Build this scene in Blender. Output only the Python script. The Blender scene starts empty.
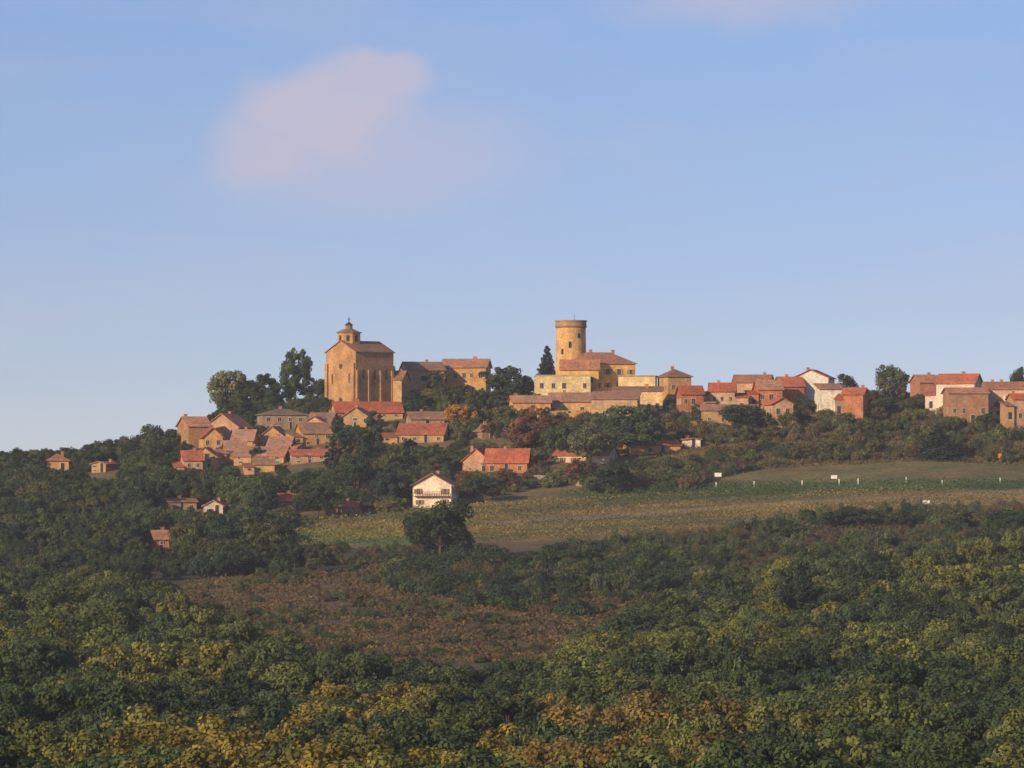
import bpy, math, random, bmesh
import numpy as np
from mathutils import Vector, noise as mnoise
random.seed(7); rng=np.random.default_rng(7)
F=5000.0; VH=500.0; UC=512.0
scene=bpy.context.scene
scene.view_settings.view_transform='Standard'
scene.view_settings.look='None'
scene.view_settings.exposure=0
COL=scene.collection

# ------------------------------------------------------------------ terrain
UCOLS=np.array([-200,0,150,225,300,450,600,750,900,1024,1250],float)
VR={600:[745]*11,700:[700]*11,800:[658,658,656,655,655,655,655,655,652,650,650],
 900:[620,620,617,615,615,612,612,610,605,603,603],
 1000:[590,590,584,580,576,572,570,566,560,557,557],
 1050:[570,568,560,556,552,549,548,544,538,535,535],
 1100:[552,550,540,536,531,526,523,520,513,511,511],
 1150:[532,528,516,512,509,503,499,495,487,487,487],
 1200:[512,508,493,488,485,478,474,467,462,464,464],
 1250:[495,488,470,455,448,436,432,431,434,434,434],
 1300:[485,475,455,428,410,402,401,404,408,409,409],
 1340:[482,470,450,416,397,391,392,397,400,402,402]}
rowsY=[-3000,0,60,120,200,300,400,450,500]; rowsZ=[[z]*11 for z in [-1.7,-1.7,-8,-14.5,-21.5,-27.5,-30.5,-31,-30.3]]
for y in sorted(VR):
    rowsY.append(y); rowsZ.append([(VH-v)*y/F for v in VR[y]])
cr=np.array(rowsZ[-1])
for y,k in ((1370,0.3),(1420,-1.8),(1500,-9),(1600,-18)):
    rowsY.append(y); rowsZ.append(list(cr+k))
rowsY+= [1900,3000,40000]; rowsZ+= [[-25]*11,[-40]*11,[-40]*11]
rowsY=np.array(rowsY,float); rowsZ=np.array(rowsZ)
YF=np.arange(0,2001,10.0); UF=np.arange(-200,1251,25.0)
T=np.array([[np.interp(yy,rowsY,rowsZ[:,c]) for c in range(11)] for yy in YF])
T=np.array([np.interp(UF,UCOLS,r) for r in T])
for _ in range(4):
    P=np.pad(T,((1,1),(0,0)),'edge'); T=(P[:-2]+2*P[1:-1]+P[2:])/4
for _ in range(3):
    P=np.pad(T,((0,0),(1,1)),'edge'); T=(P[:,:-2]+2*P[:,1:-1]+P[:,2:])/4
def gz(x,y):
    if y>=2000: return float(np.interp(y,rowsY,rowsZ[:,5]))
    if y<=0: return -1.7
    u=UC+x/max(y,1)*F; u=min(max(u,-200),1249.9)
    i=y/10; i0=min(int(i),len(YF)-2); fi=i-i0
    j=(u+200)/25; j0=int(j); fj=j-j0
    return float((T[i0,j0]*(1-fj)+T[i0,j0+1]*fj)*(1-fi)+(T[i0+1,j0]*(1-fj)+T[i0+1,j0+1]*fj)*fi)
def ray(u,v,lo=900,hi=1345):
    y=lo
    while y<hi:
        x=(u-UC)/F*y
        if VH-gz(x,y)/y*F<=v: return y
        y+=1.0
    return hi-8
def proj(x,y,z): return UC+x/y*F, VH-z/y*F
def inpoly(u,v,poly):
    c=False; n=len(poly); j=n-1
    for i in range(n):
        a=poly[i]; b=poly[j]
        if (a[1]>v)!=(b[1]>v) and u<(b[0]-a[0])*(v-a[1])/(b[1]-a[1])+a[0]: c=not c
        j=i
    return c
def nz(x,y,s,o=0.0): return mnoise.noise(Vector((x/s+o,y/s-o,o*1.7)))

# ------------------------------------------------------------------ materials
def newmat(name):
    m=bpy.data.materials.new(name); m.use_nodes=True
    nt=m.node_tree; b=nt.nodes['Principled BSDF']; b.inputs['Roughness'].default_value=0.9
    b.inputs['Specular IOR Level'].default_value=0.15
    return m,nt,b
def mixc(nt,mode,fac,a,b):
    n=nt.nodes.new('ShaderNodeMix'); n.data_type='RGBA'; n.blend_type=mode
    for sock,val in ((n.inputs[0],fac),(n.inputs[6],a),(n.inputs[7],b)):
        if hasattr(val,'links'): nt.links.new(val,sock)
        else: sock.default_value=val
    return n.outputs[2]
def noi(nt,scale,detail=3,coord='Object'):
    tc=nt.nodes.new('ShaderNodeTexCoord'); n=nt.nodes.new('ShaderNodeTexNoise')
    n.inputs['Scale'].default_value=scale; n.inputs['Detail'].default_value=detail
    nt.links.new(tc.outputs[coord],n.inputs['Vector']); return n.outputs[0]
def ramp(nt,fac,stops):
    r=nt.nodes.new('ShaderNodeValToRGB'); e=r.color_ramp.elements
    while len(e)<len(stops): e.new(0.5)
    for k,(p,c) in enumerate(stops): e[k].position=p; e[k].color=(c[0],c[1],c[2],1)
    nt.links.new(fac,r.inputs[0]); return r.outputs[0]
def g3(g): return (g,g,g)
_mc={}
def wall_mat(c):
    k=('w',c)
    if k in _mc: return _mc[k]
    m,nt,b=newmat('wall_plaster_stone')
    big=ramp(nt,noi(nt,0.35,4),[(0.3,(0.70,0.68,0.68)),(0.7,(1.15,1.15,1.12))])
    sm=ramp(nt,noi(nt,2.2,5),[(0.3,g3(0.70)),(0.7,g3(1.22))])
    c1=mixc(nt,'MULTIPLY',1.0,(*c,1),big); c2=mixc(nt,'MULTIPLY',1.0,c1,sm)
    nt.links.new(c2,b.inputs['Base Color']); _mc[k]=m; return m
def roof_mat(c):
    k=('r',c)
    if k in _mc: return _mc[k]
    m,nt,b=newmat('terracotta_tiles')
    tc=nt.nodes.new('ShaderNodeTexCoord'); w=nt.nodes.new('ShaderNodeTexWave'); w.inputs['Scale'].default_value=0.9
    w.inputs['Distortion'].default_value=1.5; nt.links.new(tc.outputs['Object'],w.inputs['Vector'])
    a=ramp(nt,w.outputs[0],[(0.1,g3(0.75)),(0.8,g3(1.1))])
    n1=ramp(nt,noi(nt,1.3,5),[(0.3,(0.58,0.64,0.7)),(0.52,(1,1,1)),(0.75,(1.25,1.2,1.1))])
    n2=ramp(nt,noi(nt,0.25,2),[(0.35,(0.75,0.82,0.9)),(0.65,(1.1,1.05,1.0))])
    c1=mixc(nt,'MULTIPLY',1.0,(*c,1),a); c2=mixc(nt,'MULTIPLY',1.0,c1,n1); c3=mixc(nt,'MULTIPLY',1.0,c2,n2)
    nt.links.new(c3,b.inputs['Base Color'])
    bp=nt.nodes.new('ShaderNodeBump'); bp.inputs['Strength'].default_value=0.5; bp.inputs['Distance'].default_value=0.08
    nt.links.new(w.outputs[0],bp.inputs['Height']); nt.links.new(bp.outputs[0],b.inputs['Normal'])
    _mc[k]=m; return m
def plain_mat(name,c,rough=0.8):
    k=(name,c)
    if k in _mc: return _mc[k]
    m,nt,b=newmat(name)
    n1=ramp(nt,noi(nt,3,4),[(0.3,g3(0.8)),(0.7,g3(1.12))])
    nt.links.new(mixc(nt,'MULTIPLY',1.0,(*c,1),n1),b.inputs['Base Color']); b.inputs['Roughness'].default_value=rough
    _mc[k]=m; return m
def leaf_mat():
    m,nt,b=newmat('foliage')
    oi=nt.nodes.new('ShaderNodeObjectInfo'); at=nt.nodes.new('ShaderNodeAttribute'); at.attribute_name='tone'
    t=ramp(nt,at.outputs['Fac'],[(0.0,g3(0.6)),(0.5,g3(1.0)),(1.0,(1.55,1.45,1.2))])
    c=mixc(nt,'MULTIPLY',1.0,oi.outputs['Color'],t)
    rj=ramp(nt,oi.outputs['Random'],[(0.0,(0.68,0.73,0.8)),(0.35,(1.12,1.02,0.85)),(0.7,(0.85,0.97,1.0)),(1.0,(1.25,1.18,1.0))])
    c=mixc(nt,'MULTIPLY',1.0,c,rj)
    n=ramp(nt,noi(nt,3.0,2),[(0.35,(0.82,0.9,0.95)),(0.65,(1.2,1.12,0.95))])
    c=mixc(nt,'MULTIPLY',1.0,c,n); c=mixc(nt,'MULTIPLY',1.0,c,(1.62,1.66,1.65,1))
    nt.links.new(c,b.inputs['Base Color'])
    tr=nt.nodes.new('ShaderNodeBsdfTranslucent'); nt.links.new(c,tr.inputs[0])
    ms=nt.nodes.new('ShaderNodeMixShader'); ms.inputs[0].default_value=0.3
    out=nt.nodes['Material Output']; nt.links.new(b.outputs[0],ms.inputs[1]); nt.links.new(tr.outputs[0],ms.inputs[2]); nt.links.new(ms.outputs[0],out.inputs[0])
    return m
LEAF=leaf_mat(); BARK=plain_mat('bark',(0.09,0.07,0.05))
GLASS=plain_mat('window_glass',(0.04,0.038,0.04),0.25); FRAME=plain_mat('window_frame',(0.5,0.42,0.32))
METAL=plain_mat('dark_metal',(0.05,0.05,0.05),0.5)

# ------------------------------------------------------------------ ground sheet
def axis(dlo,dhi,step,lo,hi):
    a=list(np.arange(dlo,dhi+0.1,step)); s=step; x=dhi
    while x<hi: s*=1.35; x+=s; a.append(x)
    s=step; x=dlo; b=[]
    while x>lo: s*=1.35; x-=s; b.append(x)
    return np.array(b[::-1]+a)
XS=axis(-190,190,2.5,-15000,15000); YS=axis(760,1380,2.5,-3000,30000)
POLY_VINE=[(262,520),(400,512),(560,500),(700,492),(860,490),(1300,480),(1300,499),(1024,503),(880,512),(760,524),(560,541),(285,546)]
POLY_GREEN=[(560,494),(690,486),(860,482),(1300,478),(1300,486),(1024,489),(860,492),(600,502)]
POLY_MEAD=[(282,527),(400,530),(430,543),(300,545)]
POLY_TAN=[(700,519),(860,507),(1024,493),(1300,490),(1300,502),(1024,503),(880,512),(760,524)]
POLY_LANE=[(480,523),(620,514),(760,503),(1024,489),(1300,486),(1300,489),(1024,493),(760,507),(620,518),(480,526)]
POLY_LAWN=[(680,490),(720,474),(800,465),(900,459),(1300,465),(1300,480),(860,484)]
POLY_CLEAR=[(185,580),(330,574),(400,556),(470,552),(560,590),(690,588),(640,620),(560,660),(440,690),(300,680),(190,630)]
POLY_PATH=[(440,552),(470,541),(620,545),(800,528),(1024,505),(1300,503),(1300,560),(600,600)]
verts=[];cols=[]
for y in YS:
    for x in XS:
        z=gz(x,y)
        if 400<y<1500: z+=0.35*nz(x,y,14)
        verts.append((x,y,z))
        c=(0.06,0.06,0.03)
        if y>100:
            u,v=proj(x,y,z); j=2.0*nz(x,y,9,3); uj=u+4*j; vj=v+j
            n=0.5+0.5*nz(x,y,22,5); n2=0.5+0.5*nz(x,y,7,8)
            if 1050<y<1345: c=(0.13+0.06*n,0.11+0.035*n,0.06)
            if y<1350:
                if inpoly(uj,vj+2,POLY_PATH): c=(0.12+0.03*n,0.092+0.02*n,0.052)
                if inpoly(uj+6*j,vj+5*j,POLY_CLEAR):
                    k=n2*.6+n*.5; c=(0.10+0.05*k,0.085+0.015*k,0.047+0.015*k)
                if inpoly(uj,vj,POLY_LAWN): c=(0.12+0.07*n2,0.115+0.04*n,0.055)
                if inpoly(u,vj*0.3+v*0.7,POLY_VINE): c=(0.18+0.05*n,0.135+0.03*n,0.06)
                if inpoly(u,v,POLY_GREEN): c=(0.09,0.12,0.045)
                if inpoly(u,v,POLY_TAN): c=(0.26,0.19,0.10)
                if inpoly(u,v,POLY_LANE): c=(0.25,0.18,0.11)
                if inpoly(u,v,POLY_MEAD): c=(0.10,0.18,0.04)
        cols.append((*c,1))
nx=len(XS); ny=len(YS)
faces=[(j*nx+i,j*nx+i+1,(j+1)*nx+i+1,(j+1)*nx+i) for j in range(ny-1) for i in range(nx-1)]
me=bpy.data.meshes.new('ground'); me.from_pydata(verts,[],faces)
ca=me.color_attributes.new('cover','FLOAT_COLOR','POINT'); ca.data.foreach_set('color',np.array(cols,dtype=np.float32).ravel())
me.polygons.foreach_set('use_smooth',[True]*len(faces))
m,nt,b=newmat('soil_and_grass')
at=nt.nodes.new('ShaderNodeAttribute'); at.attribute_name='cover'
n1=ramp(nt,noi(nt,0.12,6),[(0.3,(0.72,0.78,0.8)),(0.7,(1.28,1.2,1.1))])
n2=ramp(nt,noi(nt,0.9,5),[(0.3,g3(0.6)),(0.7,g3(1.35))])
c=mixc(nt,'MULTIPLY',1.0,at.outputs['Color'],n1); c=mixc(nt,'MULTIPLY',1.0,c,n2); nt.links.new(c,b.inputs['Base Color'])
me.materials.append(m); COL.objects.link(bpy.data.objects.new('ground',me))

# ------------------------------------------------------------------ tree prototypes
def cyl_between(V,Fc,M,p,q,r0,r1,n=5,mi=1):
    p=Vector(p);q=Vector(q); d=(q-p).normalized(); a=d.orthogonal().normalized(); bb=d.cross(a); o=len(V)
    for (c,r) in ((p,r0),(q,r1)):
        for k in range(n):
            t=2*math.pi*k/n; V.append(tuple(c+a*math.cos(t)*r+bb*math.sin(t)*r))
    for k in range(n): Fc.append((o+k,o+(k+1)%n,o+n+(k+1)%n,o+n+k)); M.append(mi)
def leaves(C,Rc,tone,nper,size,up=0.35,flat=0.8,jit=0.42):
    n=len(C)*nper; idx=np.repeat(np.arange(len(C)),nper)
    d=rng.normal(size=(n,3)); d/=np.linalg.norm(d,axis=1)[:,None]
    r=(0.45+0.6*rng.random(n)**0.6)[:,None]*Rc[idx][:,None]
    pos=C[idx]+d*r*np.array([1,1,flat])
    nrm=d+rng.normal(size=(n,3))*jit+np.array([0,0,up]); nrm/=np.linalg.norm(nrm,axis=1)[:,None]
    a=np.cross(nrm,rng.normal(size=(n,3))); a/=np.linalg.norm(a,axis=1)[:,None]; bb=np.cross(nrm,a)
    s=(size*(0.6+0.8*rng.random(n)))[:,None]
    q=np.stack([pos-a*s*0.5-bb*s*0.1,pos-bb*s*0.42+a*s*0.1,pos+a*s*0.55,pos+bb*s*0.4-a*s*0.05],axis=1)
    tn=np.clip(tone[idx]+rng.normal(size=n)*0.07,0,1)
    return q.reshape(-1,3),tn
def build(name,C,Rc,tone,nper,size,woodV,woodF,**kw):
    lv,tn=leaves(C,Rc,tone,nper,size,**kw); n=len(lv)//4
    o=len(woodV); V=woodV+[tuple(p) for p in lv]
    Fc=woodF+[(o+4*i,o+4*i+1,o+4*i+2,o+4*i+3) for i in range(n)]
    me=bpy.data.meshes.new(name); me.from_pydata(V,[],Fc); me.materials.append(LEAF); me.materials.append(BARK)
    me.polygons.foreach_set('material_index',[1]*len(woodF)+[0]*n)
    a=me.attributes.new('tone','FLOAT','FACE'); a.data.foreach_set('value',np.concatenate([np.zeros(len(woodF)),tn]).astype(np.float32))
    return me
def decid(seed,asp=0.85,trunk=0.14,ncl=58,nper=95,size=0.045,lob=0.3,rc=(0.085,0.17)):
    R=asp/2; ch=(1+trunk)/2; hz=(1-trunk)/2; C=[];Rc=[];tn=[]
    while len(C)<ncl:
        d=rng.normal(size=3); d/=np.linalg.norm(d)
        if d[2]<-0.85: continue
        l=1+lob*mnoise.noise(Vector(d*1.6)+Vector((seed*5.1,0,0)))*1.6
        rr=(0.45+0.5*rng.random()**0.5)*l; cr_=rng.uniform(*rc)*min(1,asp)
        wid=1.0 if d[2]>-0.2 else 0.9
        C.append((d[0]*R*rr*wid,d[1]*R*rr*wid,ch+d[2]*hz*rr*0.93)); Rc.append(cr_); tn.append(0.45+0.2*rng.normal())
    C=np.array(C);Rc=np.array(Rc)
    V=[];Fc=[];M=[]
    cyl_between(V,Fc,M,(0,0,-0.06),(0.01,0,trunk+0.08),0.032,0.022,7); cyl_between(V,Fc,M,(0.01,0,trunk+0.08),(0,0.01,ch+hz*0.4),0.022,0.008,6)
    for q in C[::3]:
        s=(0.005,0,trunk+0.05+0.3*hz*random.random()); cyl_between(V,Fc,M,s,tuple(q),0.012,0.003,4)
    return build('tree_crown',C,Rc,np.clip(np.array(tn),0.05,0.95),nper,size,V,Fc)
def conifer(seed,asp=0.5,size=0.04):
    C=[];Rc=[];tn=[]
    for t in range(16):
        z=0.08+0.88*t/15; R=asp/2*(1-t/15.6)**0.8
        n=max(1,int(9*(1-t/16)+1))
        for k in range(n):
            a=6.28*k/n+t*1.3+rng.normal()*0.2; r=R*(0.7+0.35*rng.random()) if n>1 else 0
            C.append((r*math.cos(a),r*math.sin(a),z-0.25*r+rng.normal()*.01)); Rc.append(0.04+0.4*R*0.6); tn.append(0.4+0.15*rng.normal())
            if n>3: C.append((r*.5*math.cos(a+.3),r*.5*math.sin(a+.3),z)); Rc.append(0.035+0.4*R*0.6); tn.append(0.35)
    V=[];Fc=[];M=[]; cyl_between(V,Fc,M,(0,0,-0.05),(0,0,0.95),0.02,0.004,6)
    return build('conifer_crown',np.array(C),np.array(Rc),np.clip(np.array(tn),0,1),55,size,V,Fc,flat=0.6)
def shrub(seed,asp=1.5,ncl=34,nper=80,size=0.09,rc=(0.16,0.3)):
    C=[];Rc=[];tn=[]
    for k in range(ncl):
        a=rng.random()*6.28; rr=math.sqrt(rng.random())*asp/2*0.85; top=0.85*(1-(rr/(asp/2))**2)**0.6*(0.75+0.35*mnoise.noise(Vector((rr*math.cos(a)*3,rr*math.sin(a)*3,seed*3.3))))
        C.append((rr*math.cos(a),rr*math.sin(a),max(0.1,top*(0.45+0.55*rng.random())))); Rc.append(rng.uniform(*rc)); tn.append(0.45+0.2*rng.normal())
    C=np.array(C); V=[];Fc=[];M=[]
    for q in C[::3]: cyl_between(V,Fc,M,(0,0,-0.1),tuple(q),0.02,0.006,4)
    return build('shrub_crown',C,np.array(Rc),np.clip(np.array(tn),0.05,0.95),nper,size,V,Fc)
PT={'decid':[decid(1),decid(2,0.95,0.12),decid(3,0.78,0.16,lob=0.55),decid(4,1.05,0.10,66),decid(5,0.9,0.18,52,lob=0.7),decid(7,0.85,0.14,60,lob=0.5)],
 'cypress':[decid(6,0.3,0.05,46,90,0.035,0.15,(0.12,0.2))],
 'conifer':[conifer(1),conifer(2,0.6)],
 'shrub':[shrub(1),shrub(2,1.8),shrub(3,1.3),shrub(4,1.6)],
 'dry':[shrub(5,1.5,26,45,0.06,(0.15,0.26)),shrub(6,1.7,30,45,0.06,(0.15,0.26))]}
ASP={'decid':0.92,'cypress':0.3,'conifer':0.55,'shrub':1.55,'dry':1.6}
class Mass:
    def __init__(s,name):
        s.name=name; s.root=bpy.data.objects.new(name,None); COL.objects.link(s.root); s.c={}
    def get(s,col):
        if col not in s.c:
            c=bpy.data.collections.new(s.name+'_plants'); e=bpy.data.objects.new('crown_group',None); e.instance_type='COLLECTION'; e.instance_collection=c
            e.color=(*col,1); e.parent=s.root; COL.objects.link(e); s.c[col]=c
        return s.c[col]
def put(name,kind,x,y,h,wid,col,coll=None):
    me=random.choice(PT[kind]); ob=bpy.data.objects.new(name,me)
    ob.location=(x,y,gz(x,y)-0.05); sx=wid/ASP[kind]
    ob.scale=(sx,sx*random.uniform(0.9,1.1),h); ob.rotation_euler=(random.uniform(-.05,.05),random.uniform(-.05,.05),random.uniform(0,6.28))
    ob.color=(*col,1); (coll.get(col).objects if coll else COL.objects).link(ob); return ob
dg=(0.036,0.054,0.030); mg=(0.060,0.080,0.034); og=(0.095,0.095,0.040); yg=(0.15,0.135,0.03); oc=(0.25,0.14,0.035)
rust=(0.115,0.060,0.038); gg=(0.078,0.088,0.054); brn=(0.092,0.066,0.048); bl=(0.031,0.048,0.036)

# ------------------------------------------------------------------ buildings
def mkobj(name,V,Fc,mat,parent):
    me=bpy.data.meshes.new(name); me.from_pydata(V,[],Fc); me.materials.append(mat); me.update()
    bm=bmesh.new(); bm.from_mesh(me); bmesh.ops.recalc_face_normals(bm,faces=bm.faces); bm.to_mesh(me); bm.free()
    ob=bpy.data.objects.new(name,me); COL.objects.link(ob)
    if parent: ob.parent=parent
    return ob
class MB:
    def __init__(s): s.V=[];s.F=[]
    def box(s,x0,x1,y0,y1,z0,z1,f=None):
        o=len(s.V)
        for z in (z0,z1):
            for (x,y) in ((x0,y0),(x1,y0),(x1,y1),(x0,y1)): s.V.append(f(x,y,z) if f else (x,y,z))
        s.F+=[tuple(o+i for i in q) for q in ((0,3,2,1),(4,5,6,7),(0,1,5,4),(1,2,6,5),(2,3,7,6),(3,0,4,7))]
    def prism(s,prof,a,b,ax,caps=True):
        o=len(s.V); n=len(prof)
        for t in (a,b):
            for (p,z) in prof: s.V.append((t,p,z) if ax=='x' else (p,t,z))
        for k in range(n): s.F.append((o+k,o+(k+1)%n,o+n+(k+1)%n,o+n+k))
        if caps: s.F+=[tuple(o+k for k in range(n))[::-1],tuple(o+n+k for k in range(n))]
    def chev(s,half,h,hr,o_,t,a,b,ax):
        m=(hr-h)/half; e=half+o_; lo=h-o_*m; L=0.03
        prof=[(-e,lo+L),(0,hr+L),(e,lo+L),(e,lo+L+t),(0,hr+L+t),(-e,lo+L+t)]
        o=len(s.V)
        for q in (a,b):
            for (p,z) in prof: s.V.append((q,p,z) if ax=='x' else (p,q,z))
        for k in range(6): s.F.append((o+k,o+(k+1)%6,o+6+(k+1)%6,o+6+k))
        for w in (0,6): s.F+=[(o+w,o+w+1,o+w+4,o+w+5),(o+w+1,o+w+2,o+w+3,o+w+4)]
HOUSES=[]
ochre=(0.56,0.32,0.125); stone=(0.45,0.27,0.135); cream=(0.74,0.56,0.29); yellow=(0.76,0.48,0.15); white=(0.76,0.67,0.55)
pink=(0.54,0.32,0.20); redw=(0.46,0.17,0.08); dstone=(0.34,0.22,0.14); brick=(0.45,0.195,0.105)
r1=(0.49,0.14,0.07); r2=(0.34,0.18,0.11); r3=(0.46,0.22,0.135); r4=(0.26,0.175,0.125)
def windows(P,w,d,zf,h,rows,cols,scols,shut,arch=False,door=True):
    gl=MB();fr=MB();sh=MB()
    fl=h/max(rows,1)
    def face(nc,width,f):
        for r in range(rows):
            for c in range(nc):
                if random.random()<0.16: continue
                x=(-0.5+(c+0.5)/nc)*width+random.uniform(-.3,.3); z=zf+fl*r+fl*0.42; k=random.uniform(.75,1.1); hw=0.45*k; hh=min(0.68,fl*0.26)*k
                isdoor=door and r==0 and c==nc//2
                if isdoor: z=zf+1.1; hh=1.1
                gl.box(x-hw,x+hw,0,0.03,z-hh,z+hh,f)
                fr.box(x-hw-.1,x-hw,0,0.08,z-hh,z+hh,f); fr.box(x+hw,x+hw+.1,0,0.08,z-hh,z+hh,f)
                fr.box(x-hw-.1,x+hw+.1,0,0.09,z+hh,z+hh+.14,f)
                if not isdoor:
                    fr.box(x-hw-.16,x+hw+.16,0,0.14,z-hh-.12,z-hh,f); fr.box(x-.03,x+.03,0.03,0.06,z-hh,z+hh,f)
                    if shut and width/nc>2.4:
                        sh.box(x-hw-.62,x-hw-.12,0,0.06,z-hh,z+hh,f); sh.box(x+hw+.12,x+hw+.62,0,0.06,z-hh,z+hh,f)
    face(cols,w,lambda a,o,z:(a,-d/2-o,z))
    if scols:
        face(scols,d,lambda a,o,z:(-w/2-o,a,z)); face(scols,d,lambda a,o,z:(w/2+o,a,z))
    if gl.V: mkobj('windows',gl.V,gl.F,GLASS,P); mkobj('window_frames',fr.V,fr.F,FRAME,P)
    if sh.V: mkobj('shutters',sh.V,sh.F,plain_mat('shutter_paint',shut),P)
def cj(c,a=.13):
    k=1+random.uniform(-a,a); t=random.uniform(-a,a)*.5
    return (round(min(.82,c[0]*k),3),round(min(.8,c[1]*k*(1+t)),3),round(min(.75,c[2]*k*(1+2*t)),3))
def house(name,u1,u2,vr,ve,vb,roof='x',d=8.0,yaw=0,wall=stone,rf=r2,rows=2,cols=None,scols=2,shut=None,Y=None,chim=1,o=0.45,door=True,annex=None):
    uc=(u1+u2)/2
    if Y is None: Y=ray(uc,vb)
    if name!='church': wall=cj(wall); rf=cj(rf,.16)
    s=Y/F; W=(u2-u1)*s; a=math.radians(yaw)
    w=max(2.5,(W-2*o*0.8-d*abs(math.sin(a)))/math.cos(a))
    cx=(uc-UC)*s; cy=Y+d/2
    P=bpy.data.objects.new(name,None); COL.objects.link(P)
    zg=gz(cx,Y)
    if name in('village_house','red_roof_house') and annex is None and w>6.5 and roof in('x','y'): annex=random.choice((0,-1,1,-1,1))
    annex=annex or 0; aw=0
    if annex: aw=w*random.uniform(.22,.36); w-=aw
    sh_=-annex*aw/2
    P.location=(cx+sh_*math.cos(a),cy+sh_*math.sin(a),zg); P.rotation_euler=(0,0,a)
    if roof in('x','mono') and vb-ve>8: ve+=1
    h=(VH-ve)*s-zg; hr=(VH-vr)*s-zg
    h=max(h,2.0); hr=max(hr,h+0.3)
    b0=min(gz(cx+i*w/2,cy+j*d/2) for i in(-1,1) for j in(-1,1))-zg-0.6
    W_=MB();R_=MB(); t=0.2
    if roof=='x':
        W_.prism([(-d/2,b0),(d/2,b0),(d/2,h),(0,hr),(-d/2,h)],-w/2,w/2,'x'); R_.chev(d/2,h,hr,o,t,-w/2-o,w/2+o,'x')
    elif roof=='y':
        W_.prism([(-w/2,b0),(w/2,b0),(w/2,h),(0,hr),(-w/2,h)],-d/2,d/2,'y'); R_.chev(w/2,h,hr,o,t,-d/2-o,d/2+o,'y')
    elif roof=='mono':
        W_.prism([(-d/2,b0),(d/2,b0),(d/2,hr),(-d/2,h)],-w/2,w/2,'x'); mm=(hr-h)/d
        R_.prism([(-d/2-o,h-o*mm+.03),(d/2+o,hr+o*mm+.03),(d/2+o,hr+o*mm+.03+t),(-d/2-o,h-o*mm+.03+t)],-w/2-o,w/2+o,'x')
    elif roof=='hip':
        W_.box(-w/2,w/2,-d/2,d/2,b0,h)
        rl=max(w-d,0.3)/2; e=o
        V=[(-w/2-e,-d/2-e,h+.02),(w/2+e,-d/2-e,h+.02),(w/2+e,d/2+e,h+.02),(-w/2-e,d/2+e,h+.02)]
        V+=[(x,y,h+.18) for (x,y,_) in V]+[(-rl,0,hr+.1),(rl,0,hr+.1)]
        R_.V=V; R_.F=[(0,3,2,1),(0,1,5,4),(1,2,6,5),(2,3,7,6),(3,0,4,7),(4,5,9,8),(5,6,9),(6,7,8,9),(7,4,8)]
    elif roof=='flat':
        W_.box(-w/2,w/2,-d/2,d/2,b0,h); R_.box(-w/2-.15,w/2+.15,-d/2-.15,d/2+.15,h+.01,h+.3)
    mkobj('walls',W_.V,W_.F,wall_mat(wall),P); mkobj('roof',R_.V,R_.F,roof_mat(rf),P)
    if annex:
        A_=MB();B_=MB(); x0,x1=(w/2+.01,w/2+aw) if annex>0 else (-w/2-aw,-w/2-.01)
        ah=h*random.uniform(.6,.85); ar=ah+random.uniform(.8,1.4); yf=-d/2-random.uniform(-.8,1.5); yb=d/2-random.uniform(.3,1.5)
        A_.prism([(yf,b0-.2),(yb,b0-.2),(yb,ar),(yf,ah)],x0,x1,'x'); mm=(ar-ah)/(yb-yf)
        xo0,xo1=(x0,x1+.35) if annex>0 else (x0-.35,x1)
        B_.prism([(yf-.4,ah-.4*mm+.03),(yb+.3,ar+.3*mm+.03),(yb+.3,ar+.3*mm+.2),(yf-.4,ah-.4*mm+.2)],xo0,xo1,'x')
        wc=random.choice((wall,stone,pink,dstone)); rfc=random.choice((rf,r1,r2,r3))
        mkobj('annex_walls',A_.V,A_.F,wall_mat(wc),P); mkobj('annex_roof',B_.V,B_.F,roof_mat(rfc),P)
        G2=MB(); xm=(x0+x1)/2; G2.box(xm-.45,xm+.45,yf-.04,yf,ah*.4,ah*.72); mkobj('annex_window',G2.V,G2.F,GLASS,P)
    if chim and roof!='flat':
        C=MB()
        for k in range(chim):
            x=random.uniform(-.38,.38)*w; y=random.uniform(0.05,.25)*d; C.box(x-.35,x+.35,y-.3,y+.3,h,hr+0.7); C.box(x-.45,x+.45,y-.4,y+.4,hr+.7,hr+.82)
        mkobj('chimney',C.V,C.F,wall_mat(brick),P)
    if cols is None: cols=max(1,int(w/3.2))
    elif aw: cols=max(1,round(cols*w/(w+aw)))
    if rows: windows(P,w,d,max(0,0),h,rows,cols,scols,shut,door=door)
    HOUSES.append((u1,u2,vr,vb,Y,cx,cy,max(w+aw,d)/2))
    return P,w,d,h,hr,b0,s

chc=(0.46,0.26,0.12)
P,w,d,h,hr,b0,s=house('church',324,394,341,351,389,'x',12,42,chc,r2,rows=0,Y=1300,chim=0,o=0.35)
M_=MB(); G_=MB()
for x in np.linspace(-w/2+0.5,w/2-0.5,4): M_.box(x-.35,x+.35,-d/2-.45,-d/2,b0,h*0.68)
for y in (-d/2+.6,d/2-.6): M_.box(-w/2-.6,-w/2,y-.45,y+.45,b0,h*0.8)
for x in (np.linspace(-w/2+0.6,w/2-0.6,4)[:-1]+ (w-1.2)/6):
    G_.box(x-.28,x+.28,-d/2-.05,-d/2,h*.52,h*.68)
    G_.prism([(x+.28*math.cos(t),h*.68+.28*math.sin(t)) for t in np.linspace(0,math.pi,7)],-d/2-.05,-d/2,'y')
G_.box(-w/2-.05,-w/2,-.8,.8,0,2.2); G_.prism([(.8*math.cos(t),2.2+.8*math.sin(t)) for t in np.linspace(0,math.pi,7)],-w/2-.05,-w/2,'x')
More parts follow.
